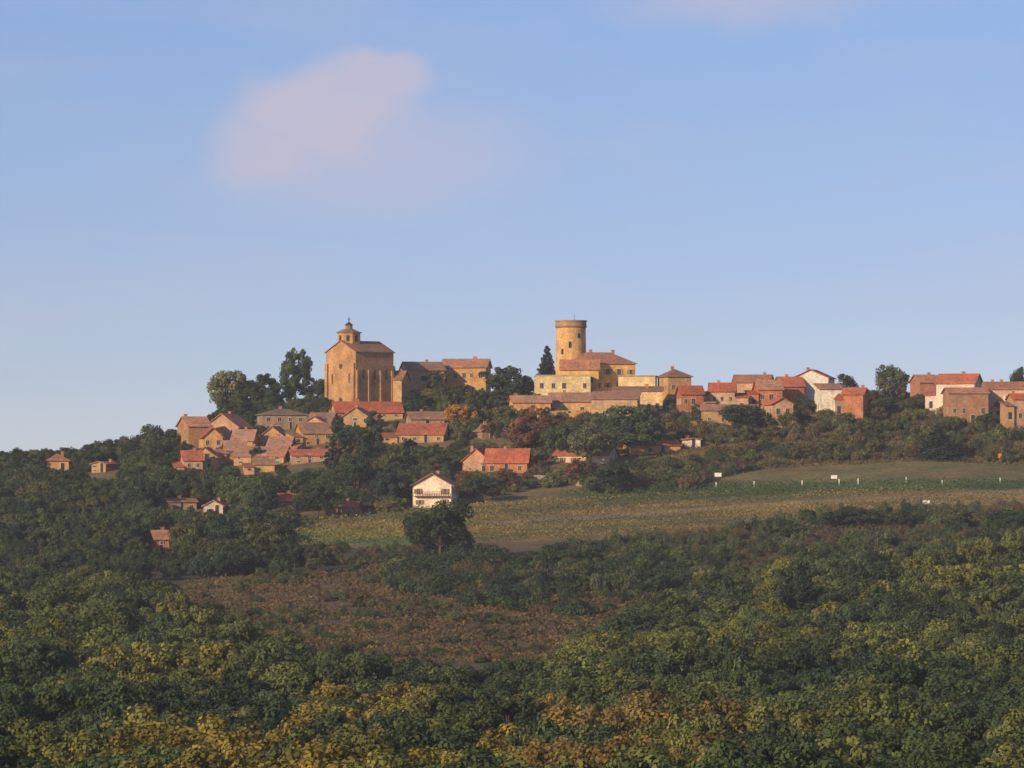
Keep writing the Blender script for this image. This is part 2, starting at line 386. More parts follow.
G_.prism([(.7*math.cos(t),h*.75+.7*math.sin(t)) for t in np.linspace(0,2*math.pi,12)[:-1]],-w/2-.05,-w/2,'x')
for y in(-3.4,3.4): G_.box(-w/2-.05,-w/2,y-.25,y+.25,h*.45,h*.62)
mkobj('buttresses',M_.V,M_.F,wall_mat(chc),P); mkobj('windows',G_.V,G_.F,plain_mat('leaded_glass',(0.09,0.065,0.05),0.4),P)
def ngon_ring(mb,cx,cy,r0,z0,r1,z1,n,rot=0,cap=True):
    o=len(mb.V)
    for (r,z) in ((r0,z0),(r1,z1)):
        for k in range(n):
            t=rot+2*math.pi*k/n; mb.V.append((cx+r*math.cos(t),cy+r*math.sin(t),z))
    for k in range(n): mb.F.append((o+k,o+(k+1)%n,o+n+(k+1)%n,o+n+k))
    if cap: mb.F+=[tuple(o+k for k in range(n))[::-1],tuple(o+n+k for k in range(n))]
zt=lambda v:(VH-v)*s-P.location.z
bx,by=-w/2+3.6,1.0
B=MB(); ngon_ring(B,bx,by,3.2,zt(346),3.1,zt(332.5),8,.39)
B2=MB(); ngon_ring(B2,bx,by,3.5,zt(332.4),3.5,zt(331.4),8,.39); ngon_ring(B2,bx,by,3.2,zt(331.4),1.2,zt(328.2),8,.39)
ngon_ring(B2,bx,by,1.0,zt(328.2),0.95,zt(324.5),8,.39)
B3=MB(); ngon_ring(B3,bx,by,1.25,zt(324.5),0.25,zt(321.5),8,.39); ngon_ring(B3,bx,by,0.16,zt(321.5),0.1,zt(316.5),6); B3.box(bx-.5,bx+.5,by-.07,by+.07,zt(318.6),zt(318.1))
B4=MB()
for k in range(8):
    t=.39+2*math.pi*(k+.5)/8; q=3.15*math.cos(math.pi/8)-.02
    f=lambda a,oo,z,t=t,q=q:(bx+math.cos(t)*(q+oo)-math.sin(t)*a,by+math.sin(t)*(q+oo)+math.cos(t)*a,z)
    B4.box(-.42,.42,0,.06,zt(341),zt(335),f)
mkobj('belfry',B.V,B.F,wall_mat(chc),P); mkobj('belfry_roof',B2.V,B2.F,roof_mat(r2),P); mkobj('spire_cross',B3.V,B3.F,METAL,P); mkobj('belfry_openings',B4.V,B4.F,GLASS,P)
A=MB(); ngon_ring(A,w/2,0,4.2,b0,4.2,h*.75,16); A2=MB(); ngon_ring(A2,w/2,0,4.6,h*.75+.02,0.3,h*.75+2.4,16)
mkobj('apse',A.V,A.F,wall_mat(chc),P); mkobj('apse_roof',A2.V,A2.F,roof_mat(r2),P)

Yt=1305; st=Yt/F; tx=(571-UC)*st; tz=gz(tx,Yt)
P=bpy.data.objects.new('castle_keep_tower',None); COL.objects.link(P); P.location=(tx,Yt,tz)
zt2=lambda v:(VH-v)*st-tz
B=MB(); ngon_ring(B,0,0,4.15,-1.5,3.85,zt2(328),56); ob=mkobj('tower_shaft',B.V,B.F,wall_mat((0.62,0.37,0.155)),P)
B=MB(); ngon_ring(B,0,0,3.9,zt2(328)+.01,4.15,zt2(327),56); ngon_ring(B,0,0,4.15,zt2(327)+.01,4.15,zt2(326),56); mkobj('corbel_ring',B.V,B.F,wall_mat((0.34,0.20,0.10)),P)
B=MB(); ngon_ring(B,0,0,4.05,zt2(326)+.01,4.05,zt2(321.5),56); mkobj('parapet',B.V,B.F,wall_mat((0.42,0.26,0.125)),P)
B=MB(); ngon_ring(B,0,0,4.25,zt2(321.5)+.01,4.25,zt2(320.4),56); mkobj('coping',B.V,B.F,wall_mat((0.40,0.26,0.14)),P)
B=MB()
for (an,vv,ww,hh) in ((-95,345,.3,.8),(-60,336,.25,.6),(-125,352,.25,.7)):
    t=math.radians(an); q=3.9
    f=lambda a,oo,z,t=t,q=q:(math.cos(t)*(q+oo)-math.sin(t)*a,math.sin(t)*(q+oo)+math.cos(t)*a,z)
    B.box(-ww,ww,-.1,.22,zt2(vv)-hh,zt2(vv)+hh,f)
mkobj('loopholes',B.V,B.F,GLASS,P)
B=MB(); ngon_ring(B,.9,0,.05,zt2(320.4),.04,zt2(314),6); mkobj('lightning_rod',B.V,B.F,METAL,P)

H=house
H('manor_house',560,637,352,364,394,'hip',11,12,yellow,r3,rows=3,cols=6,scols=3,shut=(0.4,0.22,0.1),Y=1298,chim=2)
H('manor_house',533,592,374,376,398,'flat',8,5,(0.80,0.62,0.33),(0.6,0.46,0.28),rows=2,cols=5,scols=2,Y=1288,chim=0)
H('village_house',617,659,374,376.5,396,'flat',7,-5,(0.82,0.62,0.33),(0.5,0.4,0.26),rows=1,cols=4,Y=1290,chim=0)
H('village_house',560,600,360,368,392,'x',6,0,yellow,r3,rows=2,cols=3,Y=1293,chim=1,annex=0)
H('village_house',657,693,369,377,400,'hip',8,18,ochre,r2,rows=2,cols=2,Y=1285)
H('long_house',398,446,362,369,384,'x',9,14,stone,r2,rows=2,cols=4,Y=1318)
H('long_house',440,492,359,366,384,'x',9,-8,ochre,r3,rows=2,cols=5,Y=1325,chim=2)
H('village_house',384,410,371,378,392,'x',7,-15,stone,r2,rows=1,cols=2,Y=1305)
H('terrace_building',508,552,396,402,410,'x',6,8,ochre,r3,rows=1,cols=4,scols=0,Y=1270,chim=1)
H('terrace_building',548,600,393,400,410,'x',6,-4,(0.5,0.3,0.15),r2,rows=1,cols=5,scols=0,Y=1276,chim=1)
H('terrace_building',590,642,392,398,408,'mono',6,-8,(0.45,0.28,0.14),r3,rows=1,cols=5,Y=1262,chim=0)
H('terrace_building',612,664,387,390,402,'mono',5,0,cream,r2,rows=1,cols=5,Y=1275,chim=1)
H('village_house',676,716,386,393,404,'x',8,8,redw,r1,rows=2,cols=4,scols=2,shut=(0.6,0.5,0.42),Y=1270,chim=1)
H('village_house',708,752,383,390,402,'x',8,-4,(0.6,0.4,0.25),r1,rows=2,cols=4,scols=2,shut=(0.5,0.2,0.12),Y=1274,chim=1)
H('village_house',744,784,380,388,404,'x',8,6,redw,r3,rows=2,cols=4,scols=2,shut=(0.6,0.5,0.42),Y=1277,chim=2)
H('village_house',732,776,375,381,393,'x',8,-10,pink,r3,rows=1,cols=4,Y=1296,chim=1)
H('village_house',764,806,377,385,400,'x',8,10,redw,r1,rows=2,cols=3,Y=1286,chim=1,shut=(0.55,0.45,0.4))
H('village_house',792,838,370,378,394,'y',9,-14,white,r1,rows=2,cols=3,Y=1290,chim=1,shut=(0.4,0.14,0.08),annex=0)
H('village_house',815,845,384,388,398,'mono',6,8,white,r3,rows=1,cols=2,Y=1276,chim=0)
H('village_house',834,871,388,394,402,'x',7,-14,brick,r1,rows=1,cols=2,Y=1268,chim=1)
H('village_house',764,795,398,404,418,'y',7,14,(0.6,0.38,0.22),r1,rows=2,cols=2,Y=1255,chim=1)
H('village_house',911,942,375,381,392,'x',8,14,brick,r3,rows=1,cols=2,Y=1298,chim=1)
H('village_house',924,986,374,383,390,'x',9,-18,(0.70,0.54,0.42),r1,rows=2,cols=4,scols=3,shut=(0.4,0.14,0.08),Y=1285,chim=1)
H('barn',944,990,388,393,395,'x',8,6,(0.36,0.2,0.12),r3,rows=1,cols=4,Y=1270,chim=0)
H('village_house',982,1060,382,389,395,'x',9,-10,(0.66,0.46,0.36),r3,rows=2,cols=5,Y=1275,chim=2,shut=(0.7,0.6,0.5))
H('village_house',1000,1040,394,399,404,'x',7,8,pink,r1,rows=1,cols=3,Y=1262,chim=1)
H('barn',700,760,405,410,415,'x',6,-4,stone,r2,rows=1,cols=4,Y=1258,chim=0)
H('village_house',174,222,417,425,448,'x',9,22,stone,r3,rows=3,cols=3,Y=1262)
H('village_house',203,252,414,427,450,'y',10,-18,pink,r3,rows=2,cols=3,Y=1272)
H('village_house',196,232,428,437,452,'y',7,12,ochre,r1,rows=2,cols=3,Y=1254)
H('village_house',254,308,409,415,431,'hip',9,12,dstone,r4,rows=2,cols=4,Y=1278)
H('village_house',222,258,430,439,452,'x',7,-8,stone,r3,rows=2,cols=2,Y=1252)
H('village_house',248,292,427,437,453,'y',9,-10,stone,r2,rows=2,cols=3,Y=1258)
H('village_house',282,334,423,432,453,'x',9,15,ochre,r2,rows=2,cols=4,Y=1252)
H('village_house',266,304,437,445,457,'x',7,-10,pink,r3,rows=1,cols=3,Y=1242)
H('village_house',300,332,417,424,438,'y',7,-10,pink,r3,rows=2,cols=2,Y=1262)
H('village_house',212,248,441,449,462,'x',7,10,ochre,r3,rows=2,cols=3,Y=1240)
H('village_house',168,204,451,459,473,'x',8,10,pink,r1,rows=2,cols=3,Y=1222)
H('village_house',190,222,448,457,472,'y',7,-8,stone,r3,rows=2,cols=2,Y=1230)
H('village_house',232,292,447,456,473,'x',8,-12,stone,r3,rows=2,cols=4,Y=1232)
H('village_house',286,330,450,459,473,'x',8,8,pink,r1,rows=2,cols=3,Y=1228)
H('village_house',240,276,459,467,478,'x',7,6,ochre,r2,rows=1,cols=3,Y=1220)
H('village_house',328,404,402,411,428,'x',9,12,(0.58,0.32,0.14),r1,rows=2,cols=5,Y=1278,chim=2)
H('village_house',342,382,408,416,433,'y',8,-10,stone,r3,rows=2,cols=2,Y=1268)
H('village_house',376,450,424,433,446,'x',9,-8,stone,r1,rows=1,cols=6,Y=1246,chim=2)
H('village_house',404,446,412,419,430,'x',8,10,dstone,r2,rows=1,cols=3,Y=1266)
H('village_house',306,340,413,421,438,'x',8,-15,stone,r2,rows=2,cols=2,Y=1268)
H('village_house',470,512,424,437,447,'y',8,20,dstone,r2,rows=1,cols=2,Y=1246)
H('gable_house',461,499,449,461,475,'y',8,-14,pink,r1,rows=2,cols=2,Y=1206)
H('red_roof_house',484,532,449,461,473,'x',8,-6,brick,r1,rows=1,cols=3,Y=1202,annex=0)
H('red_roof_house',553,620,445,454,469,'x',9,-16,(0.72,0.57,0.42),r1,rows=1,cols=4,scols=2,shut=(0.3,0.12,0.07),Y=1212,chim=2,annex=0)
H('red_roof_house',622,682,441,451,457,'x',9,12,ochre,r1,rows=1,cols=4,Y=1222,annex=0)
H('cottage',680,702,444,450,459,'y',6,10,white,r3,rows=1,cols=1,Y=1228)
P,w,d,h,hr,b0,s=H('white_chalet_house',410,461,474,485,507,'y',9,-10,white,r3,rows=2,cols=3,scols=2,shut=(0.25,0.12,0.07),chim=1,o=0.8)
B=MB(); B.box(-w/2+.3,w/2-.3,-d/2-1.2,-d/2,h*.48,h*.48+.15)
for x in np.linspace(-w/2+.3,w/2-.42,16): B.box(x,x+.1,-d/2-1.2,-d/2-1.12,h*.48+.15,h*.48+1.0)
B.box(-w/2+.3,w/2-.3,-d/2-1.22,-d/2-1.1,h*.48+1.0,h*.48+1.1); mkobj('balcony',B.V,B.F,plain_mat('stained_wood',(0.2,0.1,0.06)),P)
H('small_house',275,303,494,500,510,'x',6,8,(0.42,0.22,0.2),r1,rows=1,cols=2)
H('small_house',324,362,502,508,516,'x',6,-10,(0.35,0.17,0.12),r1,rows=1,cols=3)
H('small_house',202,230,501,508,515,'y',7,-10,(0.6,0.44,0.38),r3,rows=1,cols=2)
H('small_house',160,198,499,504,511,'x',7,14,dstone,r2,rows=1,cols=3)
H('brick_house',146,171,531,538,552,'x',7,14,brick,r3,rows=2,cols=1)
H('cottage',42,70,454,461,470,'hip',7,10,ochre,r3,rows=1,cols=2,Y=1285)
H('cottage',90,118,462,472,485,'y',8,-20,stone,r2,rows=2,cols=2,Y=1262)
H('cottage',348,368,474,480,489,'y',5,10,ochre,r3,rows=1,cols=1)

# ------------------------------------------------------------------ stone walls, posts
def draped_wall(name,pts,h,t,mat):
    V=[];Fc=[]; ps=[]
    for (u,v) in pts:
        Y=ray(u,v); ps.append(((u-UC)/F*Y,Y))
    fine=[]
    for a,b in zip(ps[:-1],ps[1:]):
        n=max(1,int(math.dist(a,b)/2))
        for k in range(n): fine.append((a[0]+(b[0]-a[0])*k/n,a[1]+(b[1]-a[1])*k/n))
    fine.append(ps[-1])
    for (x,y) in fine:
        z=gz(x,y); V+= [(x,y-t/2,z-.5),(x,y-t/2,z+h),(x,y+t/2,z+h),(x,y+t/2,z-.5)]
    for i in range(len(fine)-1):
        for k in range(4): Fc.append((4*i+k,4*i+(k+1)%4,4*i+4+(k+1)%4,4*i+4+k))
    Fc+=[(0,1,2,3),(len(V)-1,len(V)-2,len(V)-3,len(V)-4)]
    return mkobj(name,V,Fc,mat,None)
draped_wall('stone_wall',[(490,482),(540,481),(592,488)],1.4,.5,wall_mat((0.3,0.22,0.16)))
draped_wall('stone_wall',[(508,424),(560,421),(640,419)],2.6,.6,wall_mat(ochre))
draped_wall('stone_wall',[(690,428),(760,426),(830,421)],1.8,.6,wall_mat(stone))
PW=plain_mat('white_paint',(0.75,0.75,0.72))
for (u,v) in ((664,490),(690,489),(716,488),(754,487),(802,486),(839,485),(858,484),(906,483),(942,486),(1000,484)):
    Y=ray(u,v); x=(u-UC)/F*Y; B=MB(); B.box(-.1,.1,-.1,.1,-.4,1.2); B.box(-.14,.14,-.14,.14,1.2,1.3)
    ob=mkobj('white_post',B.V,B.F,PW,None); ob.location=(x,Y,gz(x,Y))
def signp(name,u,v,w,h,z0,mat):
    Y=ray(u,v); x=(u-UC)/F*Y; P=bpy.data.objects.new(name,None); COL.objects.link(P); P.location=(x,Y,gz(x,Y))
    B=MB(); B.box(-.05,.05,-.05,.05,-.4,z0+h*.9); mkobj('post',B.V,B.F,METAL,P)
    B=MB(); B.box(-w/2,w/2,-.1,-.055,z0,z0+h); mkobj('panel',B.V,B.F,mat,P)
signp('road_sign',718,484,1.6,.9,1.6,PW); signp('road_sign',834,484,1.4,.8,1.2,PW); signp('road_sign',1000,462,.8,1.1,.8,plain_mat('orange_paint',(0.6,0.22,0.05)))
signp('road_sign',602,484,.8,.6,1.8,PW); signp('road_sign',926,510,1.6,.9,1.2,PW)

# ------------------------------------------------------------------ individually named trees
def T_(name,kind,u,vt,vb,wpx,col):
    Y=ray(u,vb); s=Y/F; x=(u-UC)*s; z=gz(x,Y); h=max((VH-vt)*s-z,1.5); put(name,kind,x,Y,h,wpx*s,col)
for a in [('oak_tree','decid',295,344,385,35,(0.042,0.066,0.03)),('walnut_tree','decid',228,366,410,44,(0.10,0.105,0.05)),
 ('oak_tree','decid',262,373,408,38,dg),('oak_tree','decid',246,386,415,34,mg),('oak_tree','decid',312,378,400,34,dg),('oak_tree','decid',279,383,408,34,bl),('oak_tree','decid',236,398,425,34,dg),
 ('autumn_tree','decid',348,363,396,34,(0.13,0.072,0.045)),('oak_tree','decid',326,376,402,28,dg),('lime_tree','decid',434,366,398,30,gg),('oak_tree','decid',508,363,403,52,dg),('oak_tree','decid',524,374,402,30,mg),
 ('fir_tree','conifer',547,344,386,22,bl),('golden_tree','decid',458,402,430,28,oc),('oak_tree','decid',478,388,414,26,dg),('oak_tree','decid',446,386,410,26,mg),('oak_tree','decid',415,392,412,26,dg),
 ('copper_beech_tree','decid',533,402,458,58,rust),('oak_tree','decid',590,424,468,48,gg),('oak_tree','decid',633,402,448,66,(0.055,0.075,0.038)),('oak_tree','decid',628,420,456,60,dg),('oak_tree','decid',560,420,462,36,mg),
 ('cypress_tree','cypress',338,416,464,15,dg),('cypress_tree','cypress',373,406,466,18,(0.04,0.058,0.03)),('cypress_tree','cypress',361,424,468,14,dg),('cypress_tree','cypress',330,440,480,14,bl),
 ('oak_tree','decid',160,424,462,36,(0.05,0.06,0.034)),('oak_tree','decid',440,499,562,62,(0.028,0.044,0.024)),('poplar_tree','decid',424,512,558,34,(0.03,0.046,0.026)),('oak_tree','decid',455,520,562,36,(0.03,0.046,0.026)),
 ('hawthorn_shrub','shrub',415,546,566,34,dg),('hawthorn_shrub','shrub',460,548,568,40,bl),('hawthorn_shrub','shrub',438,550,570,44,dg),
 ('walnut_tree','decid',892,362,404,38,(0.085,0.085,0.045)),('oak_tree','decid',845,373,396,26,dg),
 ('fir_tree','conifer',938,424,460,38,bl),('oak_tree','decid',1019,366,392,18,dg),('oak_tree','decid',740,402,430,44,dg),('oak_tree','decid',615,458,494,42,dg),('autumn_tree','decid',580,456,486,34,rust),
 ('oak_tree','decid',485,474,502,36,dg),('oak_tree','decid',860,398,418,24,og),('oak_tree','decid',396,440,478,30,mg),('oak_tree','decid',355,452,490,34,dg),('oak_tree','decid',430,446,474,34,mg),('oak_tree','decid',318,480,520,44,dg),
 ('oak_tree','decid',390,470,508,34,bl),('oak_tree','decid',838,508,532,36,dg),('oak_tree','decid',862,506,530,40,bl),('oak_tree','decid',505,404,425,24,gg),('autumn_tree','decid',492,420,440,20,(0.15,0.09,0.04)),
 ('oak_tree','decid',222,474,507,30,dg),('oak_tree','decid',240,478,514,36,mg),('oak_tree','decid',256,446,464,13,dg),('oak_tree','decid',186,440,458,16,dg),
 ('oak_tree','decid',700,402,420,20,mg),('oak_tree','decid',806,396,416,20,dg),('oak_tree','decid',886,396,416,30,mg),('oak_tree','decid',920,392,412,24,mg),('oak_tree','decid',966,396,416,28,og),('oak_tree','decid',1000,400,420,24,mg),('autumn_tree','decid',950,400,418,20,(0.12,0.09,0.045)),
 ('oak_tree','decid',900,510,530,34,dg),('oak_tree','decid',958,506,530,40,gg),('oak_tree','decid',790,520,540,34,mg),('oak_tree','decid',1010,508,532,44,dg)]:
    T_(*a)

# ------------------------------------------------------------------ masses (instanced collections)
mass=Mass
def blocked(u,vt,vb,hw,y,x,front=0.45):
    for (u1,u2,vr,vbb,Y,cx,cy,r) in HOUSES:
        if math.hypot(x-cx,y-cy)<r+0.8: return True
        if y<cy and u+hw*.75>u1 and u-hw*.75<u2 and vt<vr+(vbb-vr)*(1-front*.6) and vb>vr: return True
    return False
def scatter(coll,xlo,xhi,ylo,yhi,spacing,accept,seed):
    r=random.Random(seed); cell={}; n=int((xhi-xlo)*(yhi-ylo)/(spacing**2)*2.2); cnt=0
    for _ in range(n):
        x=r.uniform(xlo,xhi); y=r.uniform(ylo,yhi)
        u=UC+x/y*F
        if u<-110 or u>1134: continue
        k=(int(x//spacing),int(y//spacing)); ok=True
        for i in(-1,0,1):
            for j in(-1,0,1):
                for q in cell.get((k[0]+i,k[1]+j),()):
                    if math.hypot(q[0]-x,q[1]-y)<spacing*.8: ok=False
        if not ok: continue
        z=gz(x,y); res=accept(x,y,z,u,VH-z/y*F)
        if not res: continue
        cell.setdefault(k,[]).append((x,y))
        kind,h,wd,col=res
        put('plant',kind,x,y,h,wd,col,coll); cnt+=1
    return cnt
rc=random.choice; ru=random.uniform
BU=[-120,0,150,200,300,400,480,560,600,660,740,840,1024,1150]; BV=[562,565,574,600,636,650,660,652,616,590,560,545,528,520]
def acc_forest(x,y,z,u,v):
    h=ru(4.6,9.5)*(1+.3*nz(x,y,30,2)); vt=VH-(z+h)/y*F
    if vt<np.interp(u,BU,BV)+11*nz(x,y,16,9): return None
    n=nz(x,y,28,4)+.35*nz(x,y,9,8)+ru(-.28,.28)+.35*nz(x,y,75,3)-.06
    c=(0.062,0.080,0.036)
    if n>.12: c=(0.088,0.100,0.038)
    if n>.42: c=(0.125,0.122,0.040)
    if n<-.2: c=(0.044,0.062,0.034)
    if n<-.42: c=(0.033,0.048,0.030)
    q=ru(0,1)
    if vt>672 and 130<u<520 and q<.55 and n>-.35: c=(0.155,0.130,0.038)
    elif vt>690 and 520<u<800 and q<.5 and n>-.35: c=(0.140,0.105,0.040)
    elif vt>640 and u<130 and q<.6: c=(0.045,0.065,0.032)
    elif 560<vt<650 and u>700 and q<.3: c=(0.115,0.122,0.04)
    elif vt>640 and u>880 and q<.6: c=(0.042,0.060,0.030)
    return 'decid',h,min(9,h*ru(.8,1.2)),c
n1=scatter(mass('forest'),-140,140,385,1080,5.8,acc_forest,11)
PL=[(-150,474),(0,466),(100,458),(150,452),(190,425),(230,412),(330,402),(420,430),(420,500),(330,524),(265,535),(300,560),(335,580),(200,592),(0,640),(-150,640)]
def acc_left(x,y,z,u,v):
    if not inpoly(u,v,PL): return None
    h=ru(4,9.5) if v>470 else ru(3,7)
    if u>250 and v<500: h=ru(2.5,5.5)
    near=165<u<340 and v<482
    if near: h=ru(2,4.2)
    if v>560: h*=.7
    vt=VH-(z+h)/y*F; wd=h*ru(.8,1.15)
    if u<200:
        lim=np.interp(u,[-100,0,60,120,180,230],[450,448,446,436,424,405])
        if vt<lim: return None
    if blocked(u,vt,v,wd/2/y*F,y,x,.55 if near else .7): return None
    c=rc([dg,dg,bl,(0.045,0.06,0.032),(0.055,0.07,0.036),mg,mg,(0.08,0.08,0.042)])
    return ('decid' if random.random()<.75 else 'shrub'),h,wd,c
n2=scatter(mass('left_woodland'),-165,-10,1000,1345,4.2,acc_left,12)
PR=[(400,398),(600,402),(1150,398),(1150,466),(900,460),(800,464),(720,476),(690,490),(600,496),(560,486),(470,500),(330,522),(330,470),(400,430)]
def acc_right(x,y,z,u,v):
    if not inpoly(u,v,PR): return None
    h=ru(1.6,4.8)
    if u>700: h=ru(1.0,4.6)
    if u>700 and nz(x,y,11,3)>.34 : return None
    vt=VH-(z+h)/y*F; wd=h*ru(1.0,1.5)
    if blocked(u,vt,v,wd/2/y*F,y,x,.55): return None
    c=rc([dg,mg,mg,og,gg,gg,brn,(0.12,0.10,0.045),rust,(0.06,0.075,0.04)])
    if u>690: c=rc([mg,dg,og,og,gg,brn,(0.11,0.10,0.05),(0.12,0.095,0.05),(0.07,0.075,0.04)])
    return rc(['shrub','decid','shrub','dry']),h,wd,c
n3=scatter(mass('hillside_shrubs'),-60,170,1130,1342,3.4,acc_right,13)
PH=[(560,552),(640,541),(760,527),(870,512),(1150,503),(1150,545),(1000,560),(760,590),(690,612),(545,640),(520,575)]
def acc_hedge(x,y,z,u,v):
    if not inpoly(u,v,PH): return None
    n=nz(x,y,12,6)
    h=ru(1.0,3.2)*(1+.5*n); wd=h*ru(1.1,1.7)
    c=rc([brn,brn,(0.085,0.065,0.05),(0.105,0.072,0.05),gg,(0.11,0.085,0.05)])
    if n>.15: c=rc([mg,dg,gg]); h*=1.5
    if v>562 and u<690 and n>-.25: return rc(['decid','shrub','shrub']),ru(2.2,5.5),ru(3.5,6.5),rc([dg,dg,bl,mg,gg])
    return rc(['shrub','dry','dry']),h,wd,c
n4=scatter(mass('hedge_thicket'),0,150,940,1135,2.8,acc_hedge,14)
DEN=[(385,558),(470,553),(560,585),(580,618),(470,606),(400,590)]
def acc_clear(x,y,z,u,v):
    dens=inpoly(u,v,DEN)
    if not dens and not inpoly(u,v,POLY_CLEAR) : return None
    n=nz(x,y,13,7)
    if not dens and (n<.1 or random.random()<.3): return None
    if dens and n<-.2: return None
    h=ru(1.5,4.8)*(1+n*.5) if dens else ru(.5,2.6)
    if v>640: h=min(h,1.5)
    return rc(['shrub','shrub','dry']),h,h*ru(1.1,1.9),rc([dg,bl,mg,dg,brn] if dens else [brn,(0.09,0.085,0.045),mg,dg])
n5=scatter(mass('meadow_scrub'),-80,40,780,1080,3.0,acc_clear,15)
def acc_edge(x,y,z,u,v):
    if not inpoly(u,v,[(285,548),(420,548),(420,565),(330,580),(300,570)]) : return None
    h=ru(.8,2.4); return rc(['shrub','dry']),h,h*1.4,rc([brn,dg,mg])
n6=scatter(mass('field_edge_hedge'),-60,0,1020,1110,3.2,acc_edge,16)

def vines(name,poly,col,row=2.4,ang=4.0,hgt=1.1,den=5,size=.38,sel=None):
    pts=[];a=math.radians(ang); ca,sa=math.cos(a),math.sin(a)
    for k in np.arange(900,1300,row):
        for t in np.arange(-75,175,1.0/den):
            if random.random()<.12: continue
            x=t*ca; y=k+t*sa
            if y<940 or y>1300: continue
            u,v=proj(x,y,gz(x,y))
            if u<-100 or u>1120 or not inpoly(u,v,poly) or inpoly(u,v,POLY_LANE): continue
            if sel and not sel(t,k): continue
            pts.append((x,y+random.gauss(0,.18),gz(x,y)+random.uniform(.25,hgt)))
    if not pts: return 0
    C=np.array(pts); tone=np.array([0.5+0.3*nz(p[0]*.3,p[1],4,1)+.25*nz(p[0],p[1],30,6) for p in pts])
    me=build('vine_rows',C,np.full(len(C),.2),np.clip(tone,0,1),2,size,[],[])
    ob=bpy.data.objects.new(name,me); ob.color=(*col,1); COL.objects.link(ob); return len(pts)
band=lambda t,k: nz(t*.12,k,9,2)+.5*nz(t*.1,k,3,4)
v1=vines('golden_vineyard',POLY_VINE,(0.165,0.125,0.042),row=3.6,ang=9,sel=lambda t,k:band(t,k)>-0.08)
v3=vines('vineyard',POLY_VINE,(0.078,0.102,0.042),row=3.6,ang=9,sel=lambda t,k:band(t,k)<=-0.08)
v2=vines('green_vineyard',POLY_GREEN,(0.05,0.085,0.035),ang=1,den=4)
pts=[]
for _ in range(60000):
    x=ru(-85,45); y=ru(780,1080); z=gz(x,y); u,v=proj(x,y,z)
    if inpoly(u,v,POLY_CLEAR) and nz(x,y,6,2)>-.25: pts.append((x,y,z+ru(.1,.5)))
for _ in range(36000):
    x=ru(30,165); y=ru(1120,1300); z=gz(x,y); u,v=proj(x,y,z)
    if inpoly(u,v,[(600,410),(1150,400),(1150,468),(900,462),(760,470),(690,484)]) : pts.append((x,y,z+ru(.1,.45)))
C=np.array(pts); tone=np.array([0.45+.5*nz(p[0],p[1],10,1)+.3*nz(p[0],p[1],3,6) for p in pts])
me=build('grass_tufts',C,np.full(len(C),.3),np.clip(tone,0,1),2,.5,[],[]); ob=bpy.data.objects.new('dry_grass',me); ob.color=(0.093,0.072,0.042,1); COL.objects.link(ob)
print('COUNTS',n1,n2,n3,n4,n5,n6,v1,v2,v3,len(pts))

# ------------------------------------------------------------------ morning haze lying in the valley
B=MB(); B.box(-1500,1500,150,1750,-60,260)
m=bpy.data.materials.new('haze'); m.use_nodes=True; nt=m.node_tree; nt.nodes.clear()
vs=nt.nodes.new('ShaderNodeVolumeScatter'); vs.inputs['Color'].default_value=(0.84,0.87,1.0,1); vs.inputs['Density'].default_value=0.000085; vs.inputs['Anisotropy'].default_value=0.0
mo=nt.nodes.new('ShaderNodeOutputMaterial'); nt.links.new(vs.outputs[0],mo.inputs['Volume'])
mkobj('haze',B.V,B.F,m,None)

# ------------------------------------------------------------------ sky and sun
sdir=Vector((-0.62,-0.68,0.33)).normalized(); el=math.asin(sdir.z); rot=math.atan2(sdir.x,sdir.y)
w=bpy.data.worlds.new('World'); scene.world=w; w.use_nodes=True; nt=w.node_tree; bg=nt.nodes['Background']
sky=nt.nodes.new('ShaderNodeTexSky'); sky.sky_type='NISHITA'; sky.sun_disc=False; sky.sun_elevation=el; sky.sun_rotation=rot
sky.air_density=1.0; sky.dust_density=0.6; sky.ozone_density=2.0
tc=nt.nodes.new('ShaderNodeTexCoord'); gen=tc.outputs['Generated']
def vm(op,a,b):
    n=nt.nodes.new('ShaderNodeVectorMath'); n.operation=op
    for i,val in enumerate((a,b)):
        if val is None: continue
        if hasattr(val,'links'): nt.links.new(val,n.inputs[i])
        else: n.inputs[i].default_value=val
    return n.outputs['Value'] if op=='LENGTH' else n.outputs['Vector']
def mt(op,a,b=0.0,clamp=False):
    n=nt.nodes.new('ShaderNodeMath'); n.operation=op; n.use_clamp=clamp
    for i,val in enumerate((a,b)):
        if hasattr(val,'links'): nt.links.new(val,n.inputs[i])
        else: n.inputs[i].default_value=val
    return n.outputs[0]
def wn(scale,detail,stretch=(1,1,1),off=(0,0,0)):
    n=nt.nodes.new('ShaderNodeTexNoise'); n.inputs['Scale'].default_value=scale; n.inputs['Detail'].default_value=detail
    nt.links.new(vm('ADD',vm('MULTIPLY',gen,stretch),off),n.inputs['Vector']); return n
dn=wn(90,4); dv=vm('MULTIPLY',vm('SUBTRACT',dn.outputs['Color'],(0.5,0.5,0.5)),(0.009,0,0.007))
dirn=vm('ADD',gen,dv)
def blob(u,v,ru_,rv_,soft=1.0):
    c=((u-UC)/F,0,(VH-v)/F)
    q=vm('MULTIPLY',vm('SUBTRACT',dirn,c),(F/ru_,0,F/rv_)); L=vm('LENGTH',q,None)
    m_=nt.nodes.new('ShaderNodeMapRange'); m_.interpolation_type='SMOOTHSTEP'; nt.links.new(L,m_.inputs[0])
    m_.inputs[1].default_value=1.0; m_.inputs[2].default_value=1.0-soft; m_.inputs[3].default_value=0; m_.inputs[4].default_value=1
    return m_.outputs[0]
